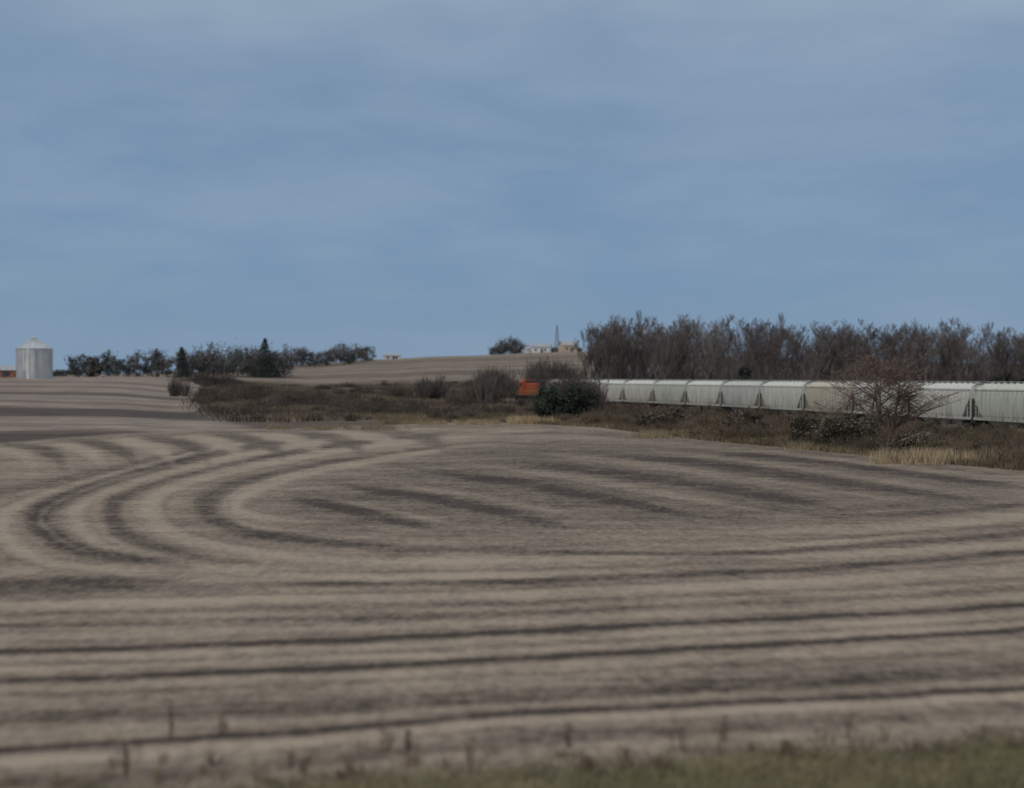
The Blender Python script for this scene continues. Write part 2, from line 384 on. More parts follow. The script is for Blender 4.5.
def hopper_meshes():
    b=MB(); secs=[]
    def zb(x):
        ax=abs(x)
        if ax<5.2: return 1.15
        return 1.15+(ax-5.2)/(7.0-5.2)*2.0
    for x in [-7.0,-6.5,-6.0,-5.6,-5.2,-2.5,0,2.5,5.2,5.6,6.0,6.5,7.0]:
        z0=zb(x); zs=np.linspace(z0,4.6,9); r=[(x,wz(z),z) for z in zs]; l=[(x,-wz(z),z) for z in zs[::-1]]
        secs.append(r+l)
    b.loft(secs,0)
    for sg in (-1,1):
        b.box((0,sg*1.47,4.02),(13.9,.12,.12)); b.box((0,sg*1.52,1.22),(14.3,.16,.26))
        for k in range(15):
            x=-6.3+k*.9; z0=zb(x)+.05
            if z0<3.3: b.box((x,sg*1.58,(z0+3.9)/2),(.09,.09,3.9-z0))
    for k in range(10): b.cyl((-5.9+k*1.31,0,4.56),(-5.9+k*1.31,0,4.72),.36,10)
    for cx in (-3.45,0,3.45):
        t=[(cx-1.6,-1.3,1.16),(cx+1.6,-1.3,1.16),(cx+1.6,1.3,1.16),(cx-1.6,1.3,1.16)]
        bt=[(cx-.45,-.9,.45),(cx+.45,-.9,.45),(cx+.45,.9,.45),(cx-.45,.9,.45)]
        b.loft([bt,t],0)
    for e_ in (-1,1):
        for sg in (-1,1):
            b.box((e_*6.95,sg*1.4,2.2),(.16,.14,2.0)); b.box((e_*6.3,sg*1.42,1.9),(.1,.1,1.3))
    d=MB()
    d.box((0,0,1.0),(14.6,.5,.3))
    for e_ in (-1,1):
        d.box((e_*6.2,0,1.22),(2.0,2.9,.12)); d.box((e_*7.15,0,1.0),(.15,2.9,.5))
        for sg in (-1,1):
            for k in range(8): d.box((e_*6.8,sg*1.52,1.3+k*.38),(.45,.04,.05))
        d.box((e_*7.4,0,.95),(.6,.25,.25))
        c=e_*5.7
        for sg in (-1,1):
            d.box((c,sg*1.0,.62),(1.5,.16,.28)); d.box((c-.9,sg*1.0,.5),(.5,.16,.22)); d.box((c+.9,sg*1.0,.5),(.5,.16,.22)); d.box((c,sg*1.0,.42),(.6,.2,.3))
            for w in (-.88,.88):
                d.cyl((c+w,sg*.72-.07,.44),(c+w,sg*.72+.07,.44),.44,16)
        for w in (-.88,.88): d.cyl((c+w,-.9,.44),(c+w,.9,.44),.08,8)
        d.box((c,0,.75),(.4,2.2,.25))
    rb=MB()
    rb.box((0,0,4.80),(14.2,.55,.05))
    for k in range(12): rb.box((-6.7+k*1.22,0,4.70),(.08,.5,.16))
    for e_ in (-1,1): rb.box((e_*6.9,0,4.62),(.4,2.6,.05))
    return b,d,rb
b_,d_,rb_=hopper_meshes()
galv=noise_mat('running_board_mat',(.3,.3,.29),(.42,.42,.4),3)
proto=None
def car(a_,mat):
    global proto
    x,y,t=pa(a_)
    e=link(bpy.data.objects.new('covered_hopper_car',None)); e.location=(x,y,RZ); e.rotation_euler=(0,0,t)
    if proto is None:
        os_=[b_.obj('hopper_body',[paints[0]],parent=e),d_.obj('underframe_and_trucks',[darks],parent=e),rb_.obj('running_board',[galv],parent=e)]
        proto=[o.data for o in os_]
        bm=os_[0].modifiers.new('bev','BEVEL'); bm.width=.03; bm.segments=1; bm.limit_method='ANGLE'
    else:
        for nm,dt in zip(('hopper_body','underframe_and_trucks','running_board'),proto):
            o=link(bpy.data.objects.new(nm,dt)); o.parent=e
            if nm=='hopper_body':
                o.material_slots[0].link='OBJECT'; o.material_slots[0].material=mat
seq=[1,0,0,3,0,0,2,0,1,0,3,0,0,1,0]
for i in range(-3,12):
    car(4.2+15.1*i,paints[seq[(i+3)%len(seq)]])

orange=paint('locomotive_orange',(.40,.095,.04),(.16,.07,.05)); black=noise_mat('locomotive_black',(.02,.02,.02),(.05,.045,.04),2); glass=noise_mat('cab_glass',(.02,.025,.03),(.04,.05,.06),2,rough=.15); yel=noise_mat('locomotive_yellow',(.5,.35,.05),(.6,.4,.08),2)
e=link(bpy.data.objects.new('diesel_locomotive',None)); x,y,t=pa(176+11); e.location=(x,y,RZ); e.rotation_euler=(0,0,t)
B=MB()
B.box((0,0,1.35),(22,3.0,.35),1)
def hood(x0,x1,w,z0,z1,mtl,ch=.25):
    B.loft([[(x_,w,z0),(x_,w,z1-ch),(x_,w-ch,z1),(x_,-w+ch,z1),(x_,-w,z1-ch),(x_,-w,z0)] for x_ in (x0,x1)],mtl)
hood(-10.2,5.6,.95,1.53,4.1,0); hood(-10.0,-5.0,1.4,3.2,4.55,1,.3); hood(-4.5,5.4,.9,4.11,4.5,1,.15)
hood(5.62,8.3,1.5,1.53,4.6,0,.35)
B.loft([[(8.31,1.3,1.53),(8.31,1.3,3.4),(8.31,-1.3,3.4),(8.31,-1.3,1.53)],[(9.9,.9,1.53),(9.9,.9,2.9),(9.9,-.9,2.9),(9.9,-.9,1.53)]],0)
for sg in (-1,1):
    B.box((6.6,sg*1.51,3.6),(.8,.03,.65),2); B.box((7.6,sg*1.51,3.6),(.6,.03,.65),2); B.box((8.32,sg*.6,3.85),(.03,.85,.5),2)
    B.box((0,sg*1.46,2.45),(20,.04,.05),3)
    for k in range(15): B.box((-10+k*1.42,sg*1.46,1.98),(.05,.05,.95),3)
    for k in range(9): B.box((-9+k*1.5,sg*.965,2.7),(1.2,.03,1.7),0)
    for k in range(3): B.cyl((-8.7+k*1.5,sg*1.3,3.9),(-8.7+k*1.5,sg*1.44,3.9),.5,12,1)
B.box((0,0,.75),(5.5,2.5,.8),1)
for c in (-7,7):
    for sg in (-1,1):
        B.box((c,sg*1.05,.7),(5,.2,.4),1)
        for w in (-1.8,0,1.8): B.cyl((c+w,sg*.72-.08,.52),(c+w,sg*.72+.08,.52),.52,16,1)
B.box((11.1,0,.8),(.3,2.8,.9),1); B.box((-11.1,0,.8),(.3,2.8,.9),1)
B.cyl((-1,0,4.5),(-1,0,4.8),.3,10,1)
B.obj('locomotive_body',[orange,black,glass,yel],parent=e)

# ------------------------------------------------------------ vegetation generators
def seg_mesh(segs):
    S=np.array(segs,float); p0=S[:,:3];p1=S[:,3:6];r0=S[:,6:7];r1=S[:,7:8]
    d=p1-p0; d/=np.maximum(np.linalg.norm(d,axis=1,keepdims=True),1e-6)
    ref=np.where(np.abs(d[:,2:3])<.9,np.array([[0,0,1.]]),np.array([[1.,0,0]]))
    e1=np.cross(d,ref); e1/=np.linalg.norm(e1,axis=1,keepdims=True); e2=np.cross(d,e1)
    V=[];k=len(S)
    for t in (0,2*math.pi/3,4*math.pi/3):
        w=e1*math.cos(t)+e2*math.sin(t); V+= [p0+w*r0,p1+w*r1]
    V=np.stack(V,1).reshape(-1,3); base=np.arange(k)*6
    Fc=np.concatenate([np.stack([base+a,base+b,base+c,base+d_],1) for a,b,c,d_ in ((0,2,3,1),(2,4,5,3),(4,0,1,5))])
    return V,Fc
def bare_tree(h,spread=.35,levels=4,kids=(5,4,4,3),rmin=.02,r0=None,r=random,low=.3,upw=.3):
    segs=[]
    def grow(p,d,L,rad,lev):
        n_=3 if lev<2 else (2 if lev<4 else 1); q=p.copy(); dd=d.copy(); pts=[(q.copy(),rad)]
        for i in range(n_):
            dd=dd+np.array([r.gauss(0,.12),r.gauss(0,.12),.05+upw*.1*(lev>0)]); dd/=np.linalg.norm(dd)
            q2=q+dd*L/n_; ra=rad*(1-.6*i/n_); rb=rad*(1-.6*(i+1)/n_)
            segs.append([*q,*q2,max(ra,rmin),max(rb,rmin*.7)]); q=q2; pts.append((q.copy(),rb))
        if lev<levels:
            kk=kids[lev]
            for c in range(kk):
                f=(low if lev==0 else .25)+(1-(low if lev==0 else .25))*(c+r.random())/kk
                i=min(int(f*n_),n_-1); tt=f*n_-i; pp=pts[i][0]*(1-tt)+pts[i+1][0]*tt
                az=r.random()*6.283; s_=spread*(1.3 if lev==0 else 1.5)
                nd=dd*0.7+np.array([math.cos(az)*s_,math.sin(az)*s_,upw]); nd/=np.linalg.norm(nd)
                grow(pp,nd,L*(.52 if lev==0 else .6)*(1.15-.5*f)*r.uniform(.8,1.2),pts[i][1]*.55,lev+1)
    grow(np.zeros(3),np.array([0,0,1.]),h*.8,r0 or h*.014,0)
    return np.array(segs)
class Acc:
    def __init__(s): s.V=[];s.F=[];s.C=[];s.n=0
    def add(s,V,Fc,C):
        s.V.append(V); s.F+= (np.asarray(Fc)+s.n).tolist(); s.C.append(np.broadcast_to(C,(len(V),3))); s.n+=len(V)
    def obj(s,name,mat,parent=None):
        return mesh_obj(name,np.concatenate(s.V),s.F,mat,col=np.concatenate(s.C),parent=parent)
def place(V,x,y,z,sc,rot):
    c,s_=math.cos(rot),math.sin(rot); sc=np.array(sc)*np.ones(3)
    W=V*sc; return np.stack([W[:,0]*c-W[:,1]*s_+x,W[:,0]*s_+W[:,1]*c+y,W[:,2]+z],1)
def leaf_quads(Pt,size):
    k=len(Pt); a=rng.normal(size=(k,3)); a/=np.linalg.norm(a,axis=1,keepdims=True)
    b=rng.normal(size=(k,3)); b-=a*(a*b).sum(1,keepdims=True); b/=np.linalg.norm(b,axis=1,keepdims=True)
    s_=size*rng.uniform(.6,1.4,(k,1)); V=np.stack([Pt-a*s_,Pt-b*s_*.6,Pt+a*s_,Pt+b*s_*.6],1).reshape(-1,3)
    return V,np.arange(4*k).reshape(k,4)
def clumps(acc,x,y,z,rx,ry,rz,k,per,size,col,var=.35):
    for i in range(k):
        v=rng.normal(size=3); v/=np.linalg.norm(v); v*=rng.uniform(.3,1.0)**.6
        c=np.array([v[0]*rx,v[1]*ry,v[2]*rz]); cr=rng.uniform(.18,.38)*np.array([rx,ry,rz])
        Pt=c+rng.normal(size=(per,3))*cr*.6; Pt[:,2]=np.maximum(Pt[:,2],-rz*1.0)
        V,Fc=leaf_quads(Pt+np.array([x,y,z]),size)
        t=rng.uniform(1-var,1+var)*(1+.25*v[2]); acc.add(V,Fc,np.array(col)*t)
def twig_bush(acc,x,y,z,h,w,k,col,wd=.03):
    az=rng.uniform(0,6.283,k); sp=rng.uniform(0,1,k)**.7*w; hh=h*rng.uniform(.45,1.05,k)*(1-.35*(sp/w)**2)
    b0=np.stack([x+np.cos(az)*sp*.45,y+np.sin(az)*sp*.45,np.full(k,z)],1)
    tp=np.stack([x+np.cos(az)*sp,y+np.sin(az)*sp,z+hh],1)
    S=[]
    for a,b in zip(b0,tp):
        S.append([*a,*b,wd,wd*.4])
        for q in range(3):
            f=rng.uniform(.35,.9); p=a*(1-f)+b*f; e_=p+np.array([rng.normal()*w*.2,rng.normal()*w*.2,h*rng.uniform(.1,.28)]); S.append([*p,*e_,wd*.6,wd*.3])
    V,Fc=seg_mesh(S); acc.add(V,Fc,np.array(col)*rng.uniform(.75,1.25))
def grass(acc,Pt,h,w,col,lean=.3,var=.3):
    k=len(Pt); az=rng.uniform(0,6.283,k); hh=h*rng.uniform(.5,1.2,k); ww=w*rng.uniform(.6,1.3,k)
    d=np.stack([np.cos(az),np.sin(az),np.zeros(k)],1); l=rng.normal(size=(k,3))*lean*hh[:,None]; l[:,2]=0
    V=np.stack([Pt-d*ww[:,None],Pt+d*ww[:,None],Pt+l+np.stack([np.zeros(k),np.zeros(k),hh],1)],1).reshape(-1,3)
    C=np.repeat(np.array(col)*rng.uniform(1-var,1+var,(k,1)),3,axis=0)
    acc.add(V,np.arange(3*k).reshape(k,3),C)

# --- bare tree line behind the train
protos=[seg_mesh(bare_tree(16,spread=random.uniform(.32,.52),levels=4,kids=(8,5,4,3),rmin=.03,low=.15,upw=.42)) for _ in range(7)]
acc=Acc()
for row,(y0,dy) in enumerate([(338,7),(356,9),(378,12)]):
    px=589+row*3
    while px<1120:
        yy=y0+random.uniform(-dy,dy)-(px-586)*.02; xx=ux(px)*yy; top=np.interp(px,[580,600,640,720,800,900,1024,1100],[322,317,313,314,317,320,322,322])
        hgt=6+(376-top)*yy/1700-Hs(xx,yy); hgt*=random.choice([random.uniform(.9,1.06),random.uniform(.9,1.0),random.uniform(.65,.93)])
        V,Fc=random.choice(protos); sc=hgt/V[:,2].max(); wd_=random.uniform(.8,1.35)
        acc.add(place(V,xx,yy,Hs(xx,yy)-.1,(sc*wd_,sc*wd_,sc),random.random()*6.28),Fc,np.array([.15,.125,.113])*random.uniform(.7,1.25))
        px+=random.uniform(5,18)
acc.obj('bare_tree_line',BARK)
acc=Acc()
for i in range(340):
    px=random.uniform(590,1110); yy=random.uniform(325,378); xx=ux(px)*yy
    if abs(xx-tx(yy))<8: continue
    twig_bush(acc,xx,yy,Hs(xx,yy),random.uniform(3.5,8),random.uniform(1.8,3.6),28,np.array((.11,.09,.08))*random.uniform(.7,1.3),.05)
acc.obj('understory_brush',BARK)
def conifer(name,x,y,h,w,col=(.04,.05,.038),ex=.9):
    e=link(bpy.data.objects.new(name,None)); z=Hs(x,y)
    a=Acc(); V,Fc=seg_mesh([[0,0,0,0,0,h,h*.018,.02]]); a.add(place(V,x,y,z,1,0),Fc,np.array([.07,.05,.04])); a.obj('trunk',BARK,parent=e)
    a=Acc(); L=int(h*2.2)
    for i in range(L):
        f=i/L; r=w*(1-f)**ex*random.uniform(.7,1.25); zz=h*(.06+.92*f); k=int(12+22*(1-f))
        az=rng.uniform(0,6.283,k*4); rr=r*np.sqrt(rng.uniform(.02,1,k*4)); Pt=np.stack([x+np.cos(az)*rr,y+np.sin(az)*rr,z+zz-rr*.25+rng.normal(size=k*4)*.15],1)
        V,Fc=leaf_quads(Pt,.28); a.add(V,Fc,np.array(col)*random.uniform(.7,1.35))
    a.obj('needle_foliage',FOL,parent=e)
for px,yy,h,w in ((1005,300,6.4,4.5),(1030,305,7,5),(745,318,7.5,4)):
    conifer('juniper_tree',ux(px)*yy,yy,h,w,ex=.6)

def tree_obj(name,x,y,h,col,spread=.5,kids=(9,5,4,3),rmin=.016,low=.08,sx=1.0,upw=.3):
    e=link(bpy.data.objects.new(name,None)); z=Hs(x,y); a=Acc()
    for q in range(4):
        V,Fc=seg_mesh(bare_tree(h,spread,4,kids,rmin,low=low,upw=upw)); s_=h/V[:,2].max()*(1,.92,.88,.85)[q]; a.add(place(V,x+(0,1.1,-1.2,.1)[q],y+(0,.3,-.2,.8)[q],z-.1,(s_*sx,s_*sx,s_),1.0+q),Fc,np.array(col)*(1,.9,1.1,.95)[q])
    a.obj('branches',BARK,parent=e); return e
yy=142; tree_obj('bare_tree',ux(882)*yy,yy,6+(376-343)*yy/1700,(.185,.13,.105),spread=.95,kids=(10,6,5,3),sx=1.35,rmin=.014,upw=.22)
# --- brush between field and track
acc=Acc(); gr=Acc(); lf=Acc()
cnt=0
while cnt<620:
    px=random.uniform(585,1120); u=ux(px); fe_=float(field_edge(np.array(u)))
    yt=ys[np.argmin(np.abs(txy-u*ys))]
    yy=random.uniform(fe_+2,max(fe_+4,yt-5)); xx=u*yy; cnt+=1
    if px>640 and yt-yy<4: continue
    nearf=(yy-fe_)/(yt-fe_)
    h=random.uniform(.6,1.7)+(1.0 if random.random()<.16 else 0)
    col=random.choice([(.15,.112,.077),(.125,.097,.066),(.165,.12,.085),(.11,.09,.06)])
    twig_bush(acc,xx,yy,Hs(xx,yy),h,random.uniform(.8,1.8),30,col,.026)
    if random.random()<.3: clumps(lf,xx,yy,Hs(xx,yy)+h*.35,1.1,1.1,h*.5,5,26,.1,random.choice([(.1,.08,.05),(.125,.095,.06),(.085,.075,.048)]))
acc.obj('brush_thicket',BARK); lf.obj('weed_foliage',FOL)
k=70000; px=rng.uniform(380,1130,k); u=(px-CX)/F; f0=field_edge(u); yy=f0+rng.uniform(0,1,k)**1.3*np.interp(px,[380,560,620,1024],[28,40,60,45])+rng.normal(size=k)*.5; xx=u*yy
tc_=np.interp(yy,ys,txy); keep=xx<tc_-3
Pt=np.stack([xx,yy,H(xx,yy)],1)[keep]; patch=np.sin(Pt[:,0]*.35)+np.sin(Pt[:,1]*.23+Pt[:,0]*.1)
grass(gr,Pt[patch>0.2],.55,.035,(.22,.17,.105)); grass(gr,Pt[patch<=0.2],.5,.035,(.145,.112,.072))
def pale(px0,px1,y_,dy,k,h,col=(.36,.28,.17)):
    px=rng.uniform(px0,px1,k)+rng.normal(size=k)*6; yy=CH*F/(y_-HY)+rng.uniform(-dy,dy,k); xx=(px-CX)/F*yy
    cl=np.sin(xx*1.1)+np.sin(xx*2.7+yy*.3)+rng.normal(size=k)*.4; kp=cl>-.6
    Pt=np.stack([xx,yy,H(xx,yy)],1)[kp]; grass(gr,Pt,h,.03,col)
pale(878,995,461,4,4600,.95,(.40,.31,.195)); pale(800,840,449,3,900,.6); pale(505,550,424,4,2200,1.0,(.42,.32,.19)); pale(400,500,424,6,3500,.5,(.34,.26,.16)); pale(640,700,437,4,1500,.8,(.3,.24,.15)); pale(270,400,429,6,2800,.45,(.27,.21,.14))
k=100000; px=rng.uniform(150,600,k); yy=rng.uniform(175,540,k); xx=(px-CX)/F*yy
cl=np.sin(xx*.16+yy*.05)+np.sin(yy*.11-xx*.07)+np.sin(xx*.4)*.5+rng.normal(size=k)*.35
ok=(yy>field_edge((px-CX)/F)+22)&(np.abs(xx-np.interp(yy,ys,txy))>5)&(px>redge_(yy)+rng.normal(size=k)*9)
for lo,hi,c_,h_ in ((.6,9,(.17,.13,.09),.7),(-.4,.6,(.115,.087,.063),.55),(-9,-.9,(.085,.067,.052),.9)):
    kp=ok&(cl>lo)&(cl<hi); grass(gr,np.stack([xx,yy,H(xx,yy)],1)[kp],h_,.09,c_,.4)
gr.obj('tall_dry_grass',GRASS)
def shrub(name,px,yb,yt,wpx,col,Yd=None,leaf=.13,k=30,per=90):
    Yd=Yd or CH*F/(yb-HY); x=ux(px)*Yd; z=Hs(x,Yd); h=(yb-yt)*Yd/F; w=wpx*Yd/F/2
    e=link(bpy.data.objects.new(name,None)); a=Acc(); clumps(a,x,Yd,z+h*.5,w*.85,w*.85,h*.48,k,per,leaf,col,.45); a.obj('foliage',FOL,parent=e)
    a=Acc(); twig_bush(a,x,Yd,z,h*1.05,w*.9,40,(.08,.06,.05),.03); a.obj('stems',BARK,parent=e)
shrub('evergreen_shrub',550,421,389,36,(.05,.06,.044),k=38,per=130,leaf=.17); shrub('evergreen_shrub',577,418,384,40,(.045,.054,.04),k=42,per=130,leaf=.17)
shrub('leafy_shrub',850,447,412,76,(.095,.086,.058),Yd=138,k=40); shrub('leafy_shrub',805,446,418,40,(.095,.084,.058),Yd=150)
shrub('leafy_shrub',745,440,412,55,(.12,.09,.066),Yd=165); shrub('leafy_shrub',660,428,406,60,(.11,.09,.064),Yd=190); shrub('leafy_shrub',925,452,426,60,(.12,.096,.067),Yd=128)
acc=Acc()
def creek(px0,px1,Y0,Y1,k,h0,h1,col,wf=.5,even=False):
    c0=[(random.uniform(px0,px1),random.uniform(Y0,Y1)) for _ in range(max(2,k//6))]
    for i in range(k):
        cpx,cy=random.choice(c0); px=min(max(random.gauss(cpx,(px1-px0)*.05+2),px0),px1); yy=min(max(random.gauss(cy,(Y1-Y0)*.05),Y0),Y1)
        if even: px=px0+(px1-px0)*(i+.5)/k; yy=random.uniform(Y0,Y1)
        xx=ux(px)*yy; h=random.uniform(h0,h1)
        if abs(xx-tx(yy))<5 or px<redge_(yy)-12: continue
        twig_bush(acc,xx,yy,Hs(xx,yy),h,max(h*wf,1.2),36,np.array(col)*random.uniform(.7,1.25),.05)
creek(550,597,245,282,34,5.0,7.0,(.095,.078,.068),even=True)
creek(484,515,330,420,30,5,8,(.095,.08,.07)); creek(505,530,280,310,5,1.6,2.6,(.095,.078,.066),.8); creek(422,455,360,400,18,3,6,(.085,.072,.063)); creek(385,520,300,420,50,1.5,3.0,(.11,.086,.067),1)
creek(530,600,380,430,34,7,10,(.1,.084,.074))
creek(205,480,230,540,170,.7,2.2,(.105,.082,.065),1.3); creek(185,245,400,470,34,1.5,3.5,(.085,.073,.063),.9); creek(230,600,215,300,80,.6,1.6,(.12,.094,.072),1.2)
for q in range(5):
    yy=random.uniform(300,330); px=random.uniform(168,186); twig_bush(acc,ux(px)*yy,yy,Hs(ux(px)*yy,yy),random.uniform(2.6,3.8),1.6,36,(.085,.073,.063),.05)
acc.obj('creek_brush',BARK)

# --- distant leafy trees (left)
def leafy(acc,bk,x,y,h,w,col):
    z=Hs(x,y); S=bare_tree(h*.9,.5,2,(6,4,3),.08,r0=h*.022,low=.2); V,Fc=seg_mesh(S); sc=h*.95/V[:,2].max(); bk.add(place(V,x,y,z,sc,random.random()*6),Fc,np.array([.12,.105,.098]))
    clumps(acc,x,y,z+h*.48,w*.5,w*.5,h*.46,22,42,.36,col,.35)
a1=Acc(); b1=Acc()
def lrow(pxs_,Y0,top,colr,w=(7,11),st=(5,12)):
    px=pxs_[0]
    while px<pxs_[1]:
        yy=Y0+random.uniform(-20,20); x=ux(px)*yy; h=6+(376-np.interp(px,*zip(*top)))*yy/1700-Hs(x,yy); h*=random.choice([random.uniform(.95,1.15),random.uniform(.7,.95)])
        leafy(a1,b1,x,yy,max(h,3),random.uniform(*w),random.choice(colr)); px+=random.uniform(*st)
C1=[(.11,.112,.106),(.125,.112,.103),(.1,.102,.096),(.14,.115,.102),(.085,.09,.085)]
lrow((78,112),560,[(70,356),(90,350),(115,351)],C1); lrow((118,176),640,[(118,353),(150,348),(176,351)],C1); lrow((182,292),660,[(180,350),(205,342),(225,344),(250,344),(290,347)],C1,(9,14),(4,9)); lrow((290,374),860,[(290,347),(330,345),(360,344),(376,348)],C1,(8,12),(4,9))
lrow((-30,14),700,[(-30,366),(20,368)],C1,(5,7)); lrow((55,80),700,[(50,368),(80,366)],C1,(5,7))
lrow((494,524),930,[(494,341),(510,337),(524,341)],C1,(8,11),(4,7)); lrow((544,580),935,[(545,346),(580,345)],C1,(6,8),(7,12))
a1.obj('distant_tree_row',FOL); b1.obj('distant_tree_trunks',BARK)
for px,yy,top,w in ((265,640,337,4.6),(182,600,346,3.2)):
    x=ux(px)*yy; h=6+(376-top)*yy/1700-Hs(x,yy); conifer('conifer_tree',x,yy,h,w,(.055,.066,.056),ex=.6)

# --- grain bin
galvm=noise_mat('galvanized_steel',(.44,.45,.46),(.58,.59,.6),1.2,(1,1,.3),rough=.45,metal=.25)
yy=450; x=ux(34.5)*yy; z=Hs(x,yy)-.1; R=35/2*yy/F; eh=(378-349)*yy/F+.3; ph=(349-338)*yy/F
e=link(bpy.data.objects.new('grain_bin',None)); e.location=(x,yy,z)
B=MB(); rings=[]
for i in range(49):
    zz=eh*i/48; rr=R+.03*math.cos(i*math.pi); rings.append([(rr*math.cos(t),rr*math.sin(t),zz) for t in np.linspace(0,2*math.pi,49)[:-1]])
B.loft(rings,0)
for i in range(1,8):
    B.loft([[((R+.05)*math.cos(t),(R+.05)*math.sin(t),eh*i/8+dz) for t in np.linspace(0,2*math.pi,49)[:-1]] for dz in (-.03,.03)],0)
for t in np.linspace(0,2*math.pi,25)[:-1]: B.box(((R+.06)*math.cos(t),(R+.06)*math.sin(t),eh/2),(.08,.1,eh),0,rz=t)
B.obj('bin_wall',[galvm],parent=e)
B=MB()
B.loft([[(r_*math.cos(t),r_*math.sin(t),zz) for t in np.linspace(0,2*math.pi,49)[:-1]] for r_,zz in ((R+.2,eh-.02),(R*.5,eh+ph*.48),(.55,eh+ph*.9))],0)
B.cyl((0,0,eh+ph*.85),(0,0,eh+ph*1.0),.6,16); B.cyl((0,0,eh+ph),(0,0,eh+ph*1.12),.7,16,0,.1)
for t in np.linspace(0,2*math.pi,25)[:-1]:
    B.cyl(((R+.15)*math.cos(t),(R+.15)*math.sin(t),eh+.04),(.6*math.cos(t),.6*math.sin(t),eh+ph*.92),.05,4)
B.obj('conical_roof',[galvm],parent=e)
B=MB(); t=-1.9; B.box(((R+.05)*math.cos(t),(R+.05)*math.sin(t),1.2),(.12,1.0,2.1),0,rz=t)
t=-1.2
for dd in (-.2,.2): B.cyl(((R+.15)*math.cos(t+dd/R),(R+.15)*math.sin(t+dd/R),.3),((R+.15)*math.cos(t+dd/R),(R+.15)*math.sin(t+dd/R),eh),.04,6)
for k in range(20): B.box(((R+.15)*math.cos(t),(R+.15)*math.sin(t),.4+k*.35),(.04,.45,.04),0,rz=t)
B.obj('door_and_ladder',[noise_mat('bin_door',(.3,.31,.32),(.4,.41,.42),2)],parent=e)

# --- farm buildings
wall_w=noise_mat('barn_white',(.6,.6,.58),(.72,.72,.7),1); wall_r=noise_mat('shed_orange',(.3,.13,.08),(.4,.17,.1),1); roofm=noise_mat('roof_grey',(.3,.3,.31),(.42,.42,.43),1); win=noise_mat('window_dark',(.06,.06,.07),(.1,.1,.11),1); tanm=noise_mat('house_tan',(.5,.4,.3),(.6,.48,.36),1)
def building(name,px,yy,L,W,h,rh,wm,rm,rz=0.2,nw=4):
    x=ux(px)*yy; e=link(bpy.data.objects.new(name,None)); e.location=(x,yy,Hs(x,yy)-.3); e.rotation_euler=(0,0,rz)
    B=MB(); B.box((0,0,h/2),(L,W,h)); B.add([(-L/2,-W/2,h),(-L/2,W/2,h),(-L/2,0,h+rh),(L/2,-W/2,h),(L/2,W/2,h),(L/2,0,h+rh)],[(0,2,1),(3,4,5)]); B.obj('walls',[wm],parent=e)
    B=MB()
    for sg in (-1,1):
        o=.5; p=[(-L/2-o,sg*(W/2+o),h-rh*o/(W/2)+.05),(L/2+o,sg*(W/2+o),h-rh*o/(W/2)+.05),(L/2+o,0,h+rh+.05),(-L/2-o,0,h+rh+.05)]
        B.loft([p,[(a,b,c+.15) for a,b,c in p]])
    B.obj('roof',[rm],parent=e)
    B=MB()
    for k in range(nw): B.box((-L/2+L*(k+.5)/nw,-W/2-.02,h*.5),(1.1,.06,1.2))
    B.box((L*.08,-W/2-.02,1.1),(1.2,.08,2.1)); B.obj('windows_and_door',[win],parent=e)
building('farmhouse',568,900,8,8,3.6,2.0,tanm,roofm,.3,2); building('barn',541,900,10,8,3.2,1.6,wall_w,roofm,-.1,2); building('machine_shed',530,905,5,6,2.4,1.2,wall_w,roofm,.2,1); building('machine_shed',3,520,7,6,2.6,1.2,wall_r,roofm,.2,2); building('machine_shed',392,900,9,6,2.0,1.0,wall_w,roofm,.1,2)
e=link(bpy.data.objects.new('lattice_tower',None)); yy=925; x=ux(557)*yy; e.location=(x,yy,Hs(x,yy)-.2); B=MB(); HT=15
for i in range(10):
    z0=HT*i/10;z1=HT*(i+1)/10;w0=1.3*(1-i/10)+.15;w1=1.3*(1-(i+1)/10)+.15
    c0=[(w0,w0),(-w0,w0),(-w0,-w0),(w0,-w0)];c1=[(w1,w1),(-w1,w1),(-w1,-w1),(w1,-w1)]
    for k in range(4):
        B.cyl((*c0[k],z0),(*c1[k],z1),.12,4); B.cyl((*c0[k],z0),(*c1[(k+1)%4],z1),.07,4); B.cyl((*c1[k],z1),(*c1[(k+1)%4],z1),.07,4)
B.obj('lattice_frame',[noise_mat('tower_steel',(.12,.12,.13),(.2,.2,.21),1)],parent=e)

# --- roadside verge grass + weeds
gv=Acc(); k=70000
xs=rng.uniform(-12,13,k); yv=rng.uniform(21,30,k); pp=xs/yv*F+CX
lim=np.interp(pp,VX,VY)+.35*np.sin(xs*1.7)
kp=(yv<lim+rng.normal(size=k)*.45)
Pt=np.stack([xs,yv,H(xs,yv)],1)[kp]; pt=np.sin(Pt[:,0]*1.1)+np.sin(Pt[:,1]*2+Pt[:,0]*.6)+rng.normal(size=len(Pt))*.6
grass(gv,Pt[pt>.1],.11,.012,(.17,.155,.08),.6); grass(gv,Pt[pt<=.1],.13,.012,(.24,.19,.115),.6)
gv.obj('roadside_grass',GRASS)
wd=Acc()
for i in range(70):
    px=random.uniform(-30,1060); yb=np.interp(px,[0,420,1024],[784,774,750])+random.uniform(-18,10); Yv=CH*F/(yb-HY); x=ux(px)*Yv
    twig_bush(wd,x,Yv,Hs(x,Yv)-.02,random.uniform(.15,.4),random.uniform(.1,.35),12,random.choice([(.17,.13,.09),(.14,.105,.075),(.22,.17,.11)]),.006)
